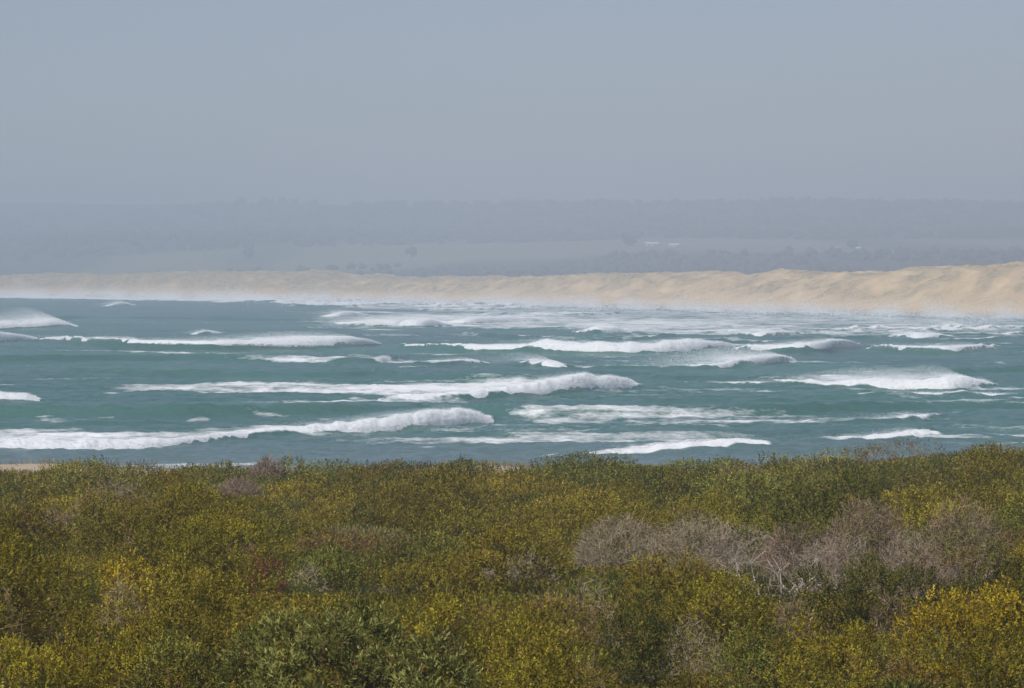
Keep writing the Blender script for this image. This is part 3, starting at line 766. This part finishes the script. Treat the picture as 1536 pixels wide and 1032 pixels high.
# landmarks: (column, row of the top, width in columns, height m, kind, short phrase, label)
LM = [
 (930, 772, 160, 1.5, "dead", "greyish bare thicket", "low greyish bare thicket forming the left end of the long dead patch"),
 (1045, 768, 170, 1.6, "dead", "second bare thicket", "wide leafless thicket second from the left in the long dead patch"),
 (1158, 784, 150, 1.75, "pale", "pale-stemmed dead shrub", "dead shrub with bright bleached stems standing out of the grey thicket"),
 (1110, 786, 150, 1.25, "dead", "middle bare thicket", "leafless thicket in the middle of the dead patch, around the bleached stems"),
 (1205, 782, 150, 1.25, "deadp", "twiggy bare dome", "twiggy bare dome between the bleached stems and the brownish-pink dome"),
 (1365, 795, 110, 1.3, "dead", "bare gap thicket", "low bare thicket in the gap before the tallest domed dead shrub"),
 (1300, 745, 150, 1.8, "deadp", "brownish-pink bare dome", "rounded brownish-pink bare shrub behind the middle of the dead patch"),
 (1255, 800, 150, 1.4, "dead", "low tangled dead shrub", "low pale tangle of dead twigs before the brownish-pink bare dome"),
 (1445, 741, 165, 2.1, "deadp", "tall pink-grey dead dome", "tallest domed dead shrub, pinkish grey with pale stems at its foot"),
 (1395, 838, 90, 1.1, "deadp", "brown dead scrub", "small brown dead scrub below the tallest domed dead shrub"),
 (885, 868, 105, 1.3, "dead", "grey bare bush", "grey bare-branched bush alone among yellow green shrubs in the middle"),
 (775, 826, 130, 0.9, "dead", "dark hollow twigs", "tangle of bare twigs in a dark hollow under an olive shrub"),
 (1040, 925, 120, 1.1, "dead", "grey dead twigs", "grey dead twig tangle at the bottom between two yellow green shrubs"),
 (668, 843, 70, 0.9, "pale", "bleached twig clump", "small clump of bleached forked twigs in front of dark bushes"),
 (400, 838, 48, 1.0, "rust", "reddish brown bush", "small reddish-brown bush, the only red one in the heath"),
 (464, 846, 60, 0.8, "dead", "grey-brown twigs", "low grey-brown twigs right of the small reddish-brown bush"),
 (197, 800, 36, 1.2, "dead", "hollow with bare stems", "narrow brownish bare shrub in a dark gap above the bright yellow bush"),
 (185, 870, 85, 1.0, "dead", "brown bare shrub", "brown bare shrub just below the bright yellow bush"),
 (12, 885, 70, 1.4, "deadp", "brown-grey edge shrub", "brown-grey dead shrub cut by the left edge of the picture"),
 (402, 686, 60, 1.1, "deadp", "pinkish skyline shrub", "pinkish bare shrub on the skyline against the sea"),
 (360, 716, 70, 0.9, "deadp", "pink-grey far patch", "pink-grey bare patch just below the pinkish skyline shrub"),
 (80, 766, 85, 1.0, "deadp", "pinkish left patch", "faded pinkish dead patch high on the left of the heath"),
 (882, 985, 80, 0.9, "deadp", "brown scrub at bottom", "brown leafless scrub at the bottom edge right of the silvery green shrub"),
 (1335, 888, 70, 0.9, "deadp", "brown gap scrub", "brown twiggy scrub left of the big yellow bush"),
 (1190, 893, 80, 0.9, "deadp", "purple-brown scrub", "purplish brown bare scrub among yellow shrubs below the dead patch"),
 (187, 832, 62, 1.2, "gold", "bright yellow bush", "small bright yellow bush, the yellowest one in the heath"),
 (1415, 880, 165, 1.7, "gold", "big yellow bush", "big yellow tufted bush below the tallest domed dead shrub"),
 (1505, 940, 140, 1.5, "yellow", "yellow edge bush", "yellow green bush cut by the lower right corner"),
 (1250, 935, 170, 1.5, "yellow", "yellow tufted shrub", "yellow green tufted shrub right of the grey dead twigs at the bottom"),
 (1140, 945, 130, 1.3, "green", "green bottom shrub", "green shrub with yellow tips at the bottom beside grey dead twigs"),
 (660, 885, 170, 1.6, "yellow", "yellow middle shrub", "yellow topped shrub in the middle below the bleached twig clump"),
 (790, 900, 190, 1.7, "yellow", "yellow green central shrub", "broad yellow green shrub left of the grey bare bush"),
 (480, 915, 260, 1.7, "long", "silvery long-leaved shrub", "wide silvery green shrub with long narrow leaves at the bottom"),
 (610, 955, 200, 1.5, "long", "long-leaved corner shrub", "long-leaved green shrub at the bottom edge below the yellow middle shrub"),
 (300, 955, 190, 1.4, "green", "green lower-left shrub", "green shrub at the bottom edge left of the silvery long-leaved shrub"),
 (190, 915, 190, 1.5, "yellow", "yellow-tipped left shrub", "yellow-tipped upright shrub below the brown bare shrub on the left"),
 (60, 945, 170, 1.5, "yellow", "olive corner shrub", "dense yellow olive shrub in the lower left corner"),
 (310, 842, 200, 1.6, "olive", "olive mound", "broad olive mound right of the bright yellow bush"),
 (1490, 822, 130, 1.6, "dark", "dark green bush", "dark glossy green bush before the foot of the tallest domed dead shrub"),
 (1330, 838, 150, 1.2, "dark", "dark green low bush", "dark green low bush along the front of the dead patch"),
 (1245, 852, 110, 1.1, "dark", "dark hedge-like bush", "dark hedge-like bush in front of the low tangled dead shrub"),
 (1010, 836, 150, 1.5, "olive", "olive bush by thicket", "olive bush just in front of the second bare thicket"),
 (1085, 870, 150, 1.4, "yellow", "yellow-topped round bush", "round yellow-topped bush below the pale-stemmed dead shrub"),
 (950, 900, 120, 1.4, "dark", "dark bush by grey one", "dark green bush right of the grey bare bush"),
 (760, 797, 160, 1.5, "olive", "domed olive shrub", "domed olive shrub overhanging the dark hollow of bare twigs"),
 (545, 745, 60, 1.1, "dark", "dark far clump", "dark green clump far back on the heath, left of centre"),
 (690, 687, 52, 1.0, "dark", "dark skyline tuft", "dark rounded tuft on the skyline beside a dip showing pale sand"),
 (437, 684, 40, 1.1, "green", "green skyline bush", "green bush on the skyline right of the pinkish skyline shrub"),
 (1385, 690, 80, 1.3, "dark", "dark far bush", "dark green bush near the top edge of the heath on the right"),
 (1500, 880, 110, 1.4, "gold", "yellow right-edge bush", "yellow bush at the right edge behind the yellow corner bush"),
]
inst = []       # finished shrubs for the record: x, d, radius
LMREC = []
for (px, py, wpx, h, kind, short, label) in LM:
    x, d = solve(px, py, h); r = max(0.30, wpx*d/F/2)
    LMREC.append((px, py, wpx, h, kind, short, label, x, d, r)); inst.append((x, d, r))
TW = {"dead": ((0.54, 0.46, 0.34), (0.34, 0.275, 0.185)), "deadp": ((0.48, 0.39, 0.28), (0.29, 0.205, 0.138)), "pale": ((0.60, 0.52, 0.42), (0.42, 0.345, 0.265))}
STEMC = ((0.13, 0.10, 0.075), (0.10, 0.075, 0.05))
GRP = "shrubs of the heath"
for k, (px, py, wpx, h, kind, short, label, x, d, r) in enumerate(LMREC):
    rg = np.random.default_rng(2000+k)
    root = empty("dead_shrub" if kind in TW else "shrub", (x, d, float(ground_z(x, d)))); tag(root, label, "shrub", GRP)
    s = max(1.0, d/42)**0.72
    if kind in TW:
        c0, c1 = TW[kind]
        n0 = int(np.clip(9*r*1.3, 6, 22)); rr0 = 0.019*max(1, d/60)
        kk_ = 1.25 if kind == 'pale' else 1.05
        Q, C = twigs(n0, h*kk_, r*kk_, min(r, 1.6)*kk_*0.95, 6, rr0 if kind != "pale" else rr0*1.4, rg, c0, c1, 0.72)
        quads_obj("branches", Q, C, M_TWIG, parent=root)["kind"] = "stuff"
        if kind != "pale":
            # fine brush of dry twigs filling the crown
            m = int(4600*min(r, 1.6)**2)
            dr_ = unit(rg.normal(size=(m, 3))*np.array([1, 1, 0.8])+np.array([0, 0, 0.35])); dr_[:, 2] = np.abs(dr_[:, 2])
            P = dr_*np.array([r, min(r, 1.6), h])*(0.72+0.28*rg.random((m, 1))**0.8)
            D = unit(dr_*0.35+np.array([0, 0, 0.25])+0.6*rg.normal(size=(m, 3))); L = rg.uniform(0.06, 0.20, m)*(d/60)**0.3
            sd = unit(np.cross(D, rg.normal(size=D.shape)))*(0.0030*max(1, d/50))
            Q = np.stack([P-sd, P+sd, P+D*L[:, None]+sd*0.4, P+D*L[:, None]-sd*0.4], 1)
            quads_obj("brush", Q, np.tile(np.array(c1), (m, 1))*rg.uniform(0.75, 1.3, (m, 1)), M_TWIG, parent=root)["kind"] = "stuff"
    else:
        Q, C = bush(kind, r*1.1, min(r, 1.5)*1.05, h*1.05, s, rg)
        quads_obj("foliage", Q, C, M_LEAF, parent=root)
        Q, C = twigs(int(np.clip(8*r, 5, 12)), h*0.85, r*0.85, min(r, 1.4)*0.8, 3, 0.014, rg, *STEMC)
        quads_obj("stems", Q, C, M_TWIG, parent=root)["kind"] = "stuff"

# the rest of the heath
rg = np.random.default_rng(4242)
cells = []
def scatter(step0, grow, big):
    d = 22.5+rg.random()
    while d < 160:
        step = step0+grow*d; hw = 0.132*d*1.22+3.0; nx = int(2*hw/step)+2
        xs = (np.arange(nx)-(nx-1)/2+rg.uniform(-.5, .5)+rg.uniform(-.45, .45, nx))*step; ds_ = d+rg.uniform(-.5, .5, nx)*step
        cells.append(np.stack([xs, ds_, np.full(nx, big)], 1)); d += step*0.95
scatter(4.7, 0.022, 2.0); scatter(3.8, 0.016, 1.0); scatter(1.8, 0.005, 0.0)
cells = np.concatenate(cells)
LMA = np.array(inst)
auto = []
for x, d, big in cells:
    lim = 156+4*perlin(x/7.0, 3.3, 95)+2.5*perlin(x/2.1, 8.3, 96)
    if d > lim: continue
    dist = np.hypot(LMA[:, 0]-x, (LMA[:, 1]-d)*1.0)-LMA[:, 2]*0.85
    if dist.min() < 0.25: continue
    a1 = float(perlin(x/9, d/12, 97)); a2 = float(perlin(x/5, d/7, 98)); a3 = float(perlin(x/14, d/19, 99))
    q = rg.random()*0.5
    if a3+a2*0.5 > 0.80: kind = "brown" if q < 0.38 else "deadp"
    elif a1 > 0.36+q*0.3: kind = "yellow"
    elif a1 < -0.16-q*0.3: kind = "dark" if q < 0.26 else "green"
    elif a2 > 0.15+q*0.4: kind = "green"
    else: kind = "olive"
    if d > 95 and kind == "dark" and q > 0.1: kind = "green"
    if rg.random() < 0.34: kind = ['dark', 'green', 'olive', 'brown', 'dark', 'green', 'yellow'][rg.integers(0, 7)]
    if rg.random() < 0.02: kind = "gold"
    if rg.random() < 0.03: kind = "deadp"
    if big == 2: r = rg.uniform(0.9, 1.5)*(1+0.0028*d); h = rg.uniform(1.7, 2.5)*(1-0.0014*d)
    elif big == 1: r = rg.uniform(0.8, 1.3)*(1+0.0028*d); h = rg.uniform(1.0, 1.5)*(1-0.0010*d)
    else: r = rg.uniform(0.62, 1.0)*(1+0.003*d); h = rg.uniform(0.35, 0.8)
    h *= 1-0.45*float(sstep(115, 145, d))
    # do not let a taller bush cover a landmark standing behind it
    auto.append((x, d, r, h, kind))
auto2 = []
for (x, d, r, h, kind) in auto:
    g = float(ground_z(x, d)); top = HOR+F*(H-g-h)/d; pxx = 768+F*x/d
    for (px, py, wpx, hh, kd, sh, lb, lx, ld, lr) in LMREC:
        if d < ld and abs(pxx-px) < wpx*0.45+F*r/d*0.6:
            need = py+0.80*hh*F/ld           # keep the upper part of the landmark clear
            if top < need and ld-d < 32:
                h = min(h, max(0.27, H-g-(need-HOR)*d/F))
                top = HOR+F*(H-g-h)/d
    if h < 0.42: kind = 'brown' if kind == 'deadp' else ('olive' if kind == 'gold' else kind)
    auto2.append((x, d, r, h, kind))
auto = auto2
print("auto shrubs", len(auto))
vis = [(a[2]*F/a[1], i) for i, a in enumerate(auto) if a[3] > 0.85 and abs(768+F*a[0]/a[1]-768) < 770 and HOR+F*(H-float(ground_z(a[0], a[1]))-a[3])/a[1] < 1010]
vis.sort(reverse=True)
NAMED = set(i for _, i in vis[:44])
LOOK = {"long": "pale green long-leaved bush", "olive": "olive green bush", "yellow": "yellow green bush", "green": "mid green bush", "dark": "dark green bush", "gold": "yellow bush", "brown": "brownish sparse bush", "deadp": "bare brown shrub"}
used_labels = set(l[6] for l in LMREC)
def auto_label(x, d, h, kind):
    px = 768+F*x/d; py = HOR+F*(H-float(ground_z(x, d))-h)/d
    order = sorted(range(len(LMREC)), key=lambda j: math.hypot(LMREC[j][0]-px, (LMREC[j][1]-py)*1.6))
    def rel(j):
        dx = px-LMREC[j][0]; dy = (py-LMREC[j][1])*1.6
        if abs(dx) > abs(dy): return "right of" if dx > 0 else "left of"
        return "below" if dy > 0 else "above"
    base = LOOK[kind]; j0 = order[0]
    size = "tall " if h > 1.6 else ("low " if h < 0.95 else "rounded ")
    cands = [f"{size}{base} just {rel(j0)} the {LMREC[j0][5]}"]
    for j1 in order[1:5]: cands.append(f"{base} {rel(j0)} the {LMREC[j0][5]}, {rel(j1)} the {LMREC[j1][5]}")
    for j1 in order[1:5]: cands.append(f"{size}{base} {rel(j0)} {LMREC[j0][5]} and {rel(j1)} {LMREC[j1][5]}")
    for c in cands:
        if c not in used_labels and len(c.split()) <= 16:
            used_labels.add(c); return c
    return None
mQ, mC, tQ, tC = [], [], [], []
for i, (x, d, r, h, kind) in enumerate(auto):
    rg = np.random.default_rng(7000+i)
    s = max(1.0, d/42)**0.72; base = np.array([x, d, float(ground_z(x, d))])
    if kind == "deadp":
        Q, C = twigs(int(12*r), h, r, r, 4, 0.013*max(1, d/55), rg, *TW["deadp"])
        m = int(1900*r*r/s**0.8); dr_ = unit(rg.normal(size=(m, 3))+np.array([0, 0, 0.35])); dr_[:, 2] = np.abs(dr_[:, 2])
        P = dr_*np.array([r, r, h])*(0.6+0.4*rg.random((m, 1))**0.6); D = unit(dr_*0.35+np.array([0, 0, 0.25])+0.6*rg.normal(size=(m, 3))); L = rg.uniform(0.08, 0.28, m)
        sd = unit(np.cross(D, rg.normal(size=D.shape)))*(0.0030*max(1, d/50))
        Q2 = np.stack([P-sd, P+sd, P+D*L[:, None]+sd*0.4, P+D*L[:, None]-sd*0.4], 1)
        Q = np.concatenate([Q, Q2]); C = np.concatenate([C, np.tile(np.array(TW["deadp"][1]), (m, 1))*rg.uniform(0.75, 1.3, (m, 1))])
        twq = True
    else:
        Q, C = bush(kind, r*1.12, r*1.12, h, s, rg, 0.62 if kind == "brown" else 1.0); twq = False
    lab = auto_label(x, d, h, kind) if i in NAMED else None
    if lab:
        root = empty("dead_shrub" if twq else "shrub", base); tag(root, lab, "shrub", GRP)
        quads_obj("branches" if twq else "foliage", Q, C, M_TWIG if twq else M_LEAF, parent=root)
        if not twq:
            Q, C = twigs(7, h*0.85, r*0.85, r*0.85, 3, 0.013, rg, *STEMC); quads_obj("stems", Q, C, M_TWIG, parent=root)["kind"] = "stuff"
    elif twq: tQ.append(Q+base); tC.append(C)
    else: mQ.append(Q+base); mC.append(C)
o = quads_obj("heath_scrub", np.concatenate(mQ), np.concatenate(mC), M_LEAF); tag(o, "low olive green coastal scrub merging into one rolling carpet", "scrub", kind="stuff")
if tQ:
    o = quads_obj("dry_brushwood", np.concatenate(tQ), np.concatenate(tC), M_TWIG); tag(o, "scattered brown dry brushwood between the green scrub", "brushwood", kind="stuff")
print("scrub quads", sum(len(q) for q in mQ), "twig quads", sum(len(q) for q in tQ))
# straw-coloured grass on the low sand ridge behind the heath
rg = np.random.default_rng(55); m = 26000
x = rg.uniform(-32, 34, m); d = rg.uniform(150, 192, m)
ok = perlin(x/3, d/4, 58)+0.5*rg.random(m) > 0.12; x, d = x[ok], d[ok]; m = len(x)
P = np.stack([x, d, ground_z(x, d)-0.03], 1)
D = unit(np.stack([rg.normal(size=m)*0.4-0.35, rg.normal(size=m)*0.4, np.ones(m)], 1)); L = rg.uniform(0.18, 0.5, m)
sd = unit(np.cross(D, rg.normal(size=D.shape)))*0.016
Q = np.stack([P-sd, P+sd, P+D*L[:, None]+sd*0.3, P+D*L[:, None]-sd*0.3], 1)
C = np.array([0.33, 0.25, 0.12])*rg.uniform(0.7, 1.25, (m, 1))
o = quads_obj("dune_grass", Q, C, M_LEAF); tag(o, "straw coloured grass on the sandy ridge above the near beach", "grass", kind="stuff")

# ------------------------------------------------------------------ the hazy, spray-laden air
V, Fq = box(0, 3800, 60, 13000, 8600, 142)
V[:, 2] = np.where(V[:, 2] < 60, -10.5, 128)
hz = mesh_np("haze", V, Fq); tag(hz, "pale blue-grey salt haze filling the bay", "haze", kind="stuff")
M_HAZE = bpy.data.materials.new("haze_air"); M_HAZE.use_nodes = True; n = M_HAZE.node_tree
for nd_ in list(n.nodes):
    if nd_.type == 'BSDF_PRINCIPLED': n.nodes.remove(nd_)
pv = n.nodes.new("ShaderNodeVolumePrincipled"); pv.inputs["Color"].default_value = (0.69, 0.765, 0.87, 1)
pv.inputs["Density"].default_value = 0.00054; pv.inputs["Anisotropy"].default_value = 0.0
n.links.new(pv.outputs[0], n.nodes["Material Output"].inputs["Volume"])
hz.data.materials.append(M_HAZE)
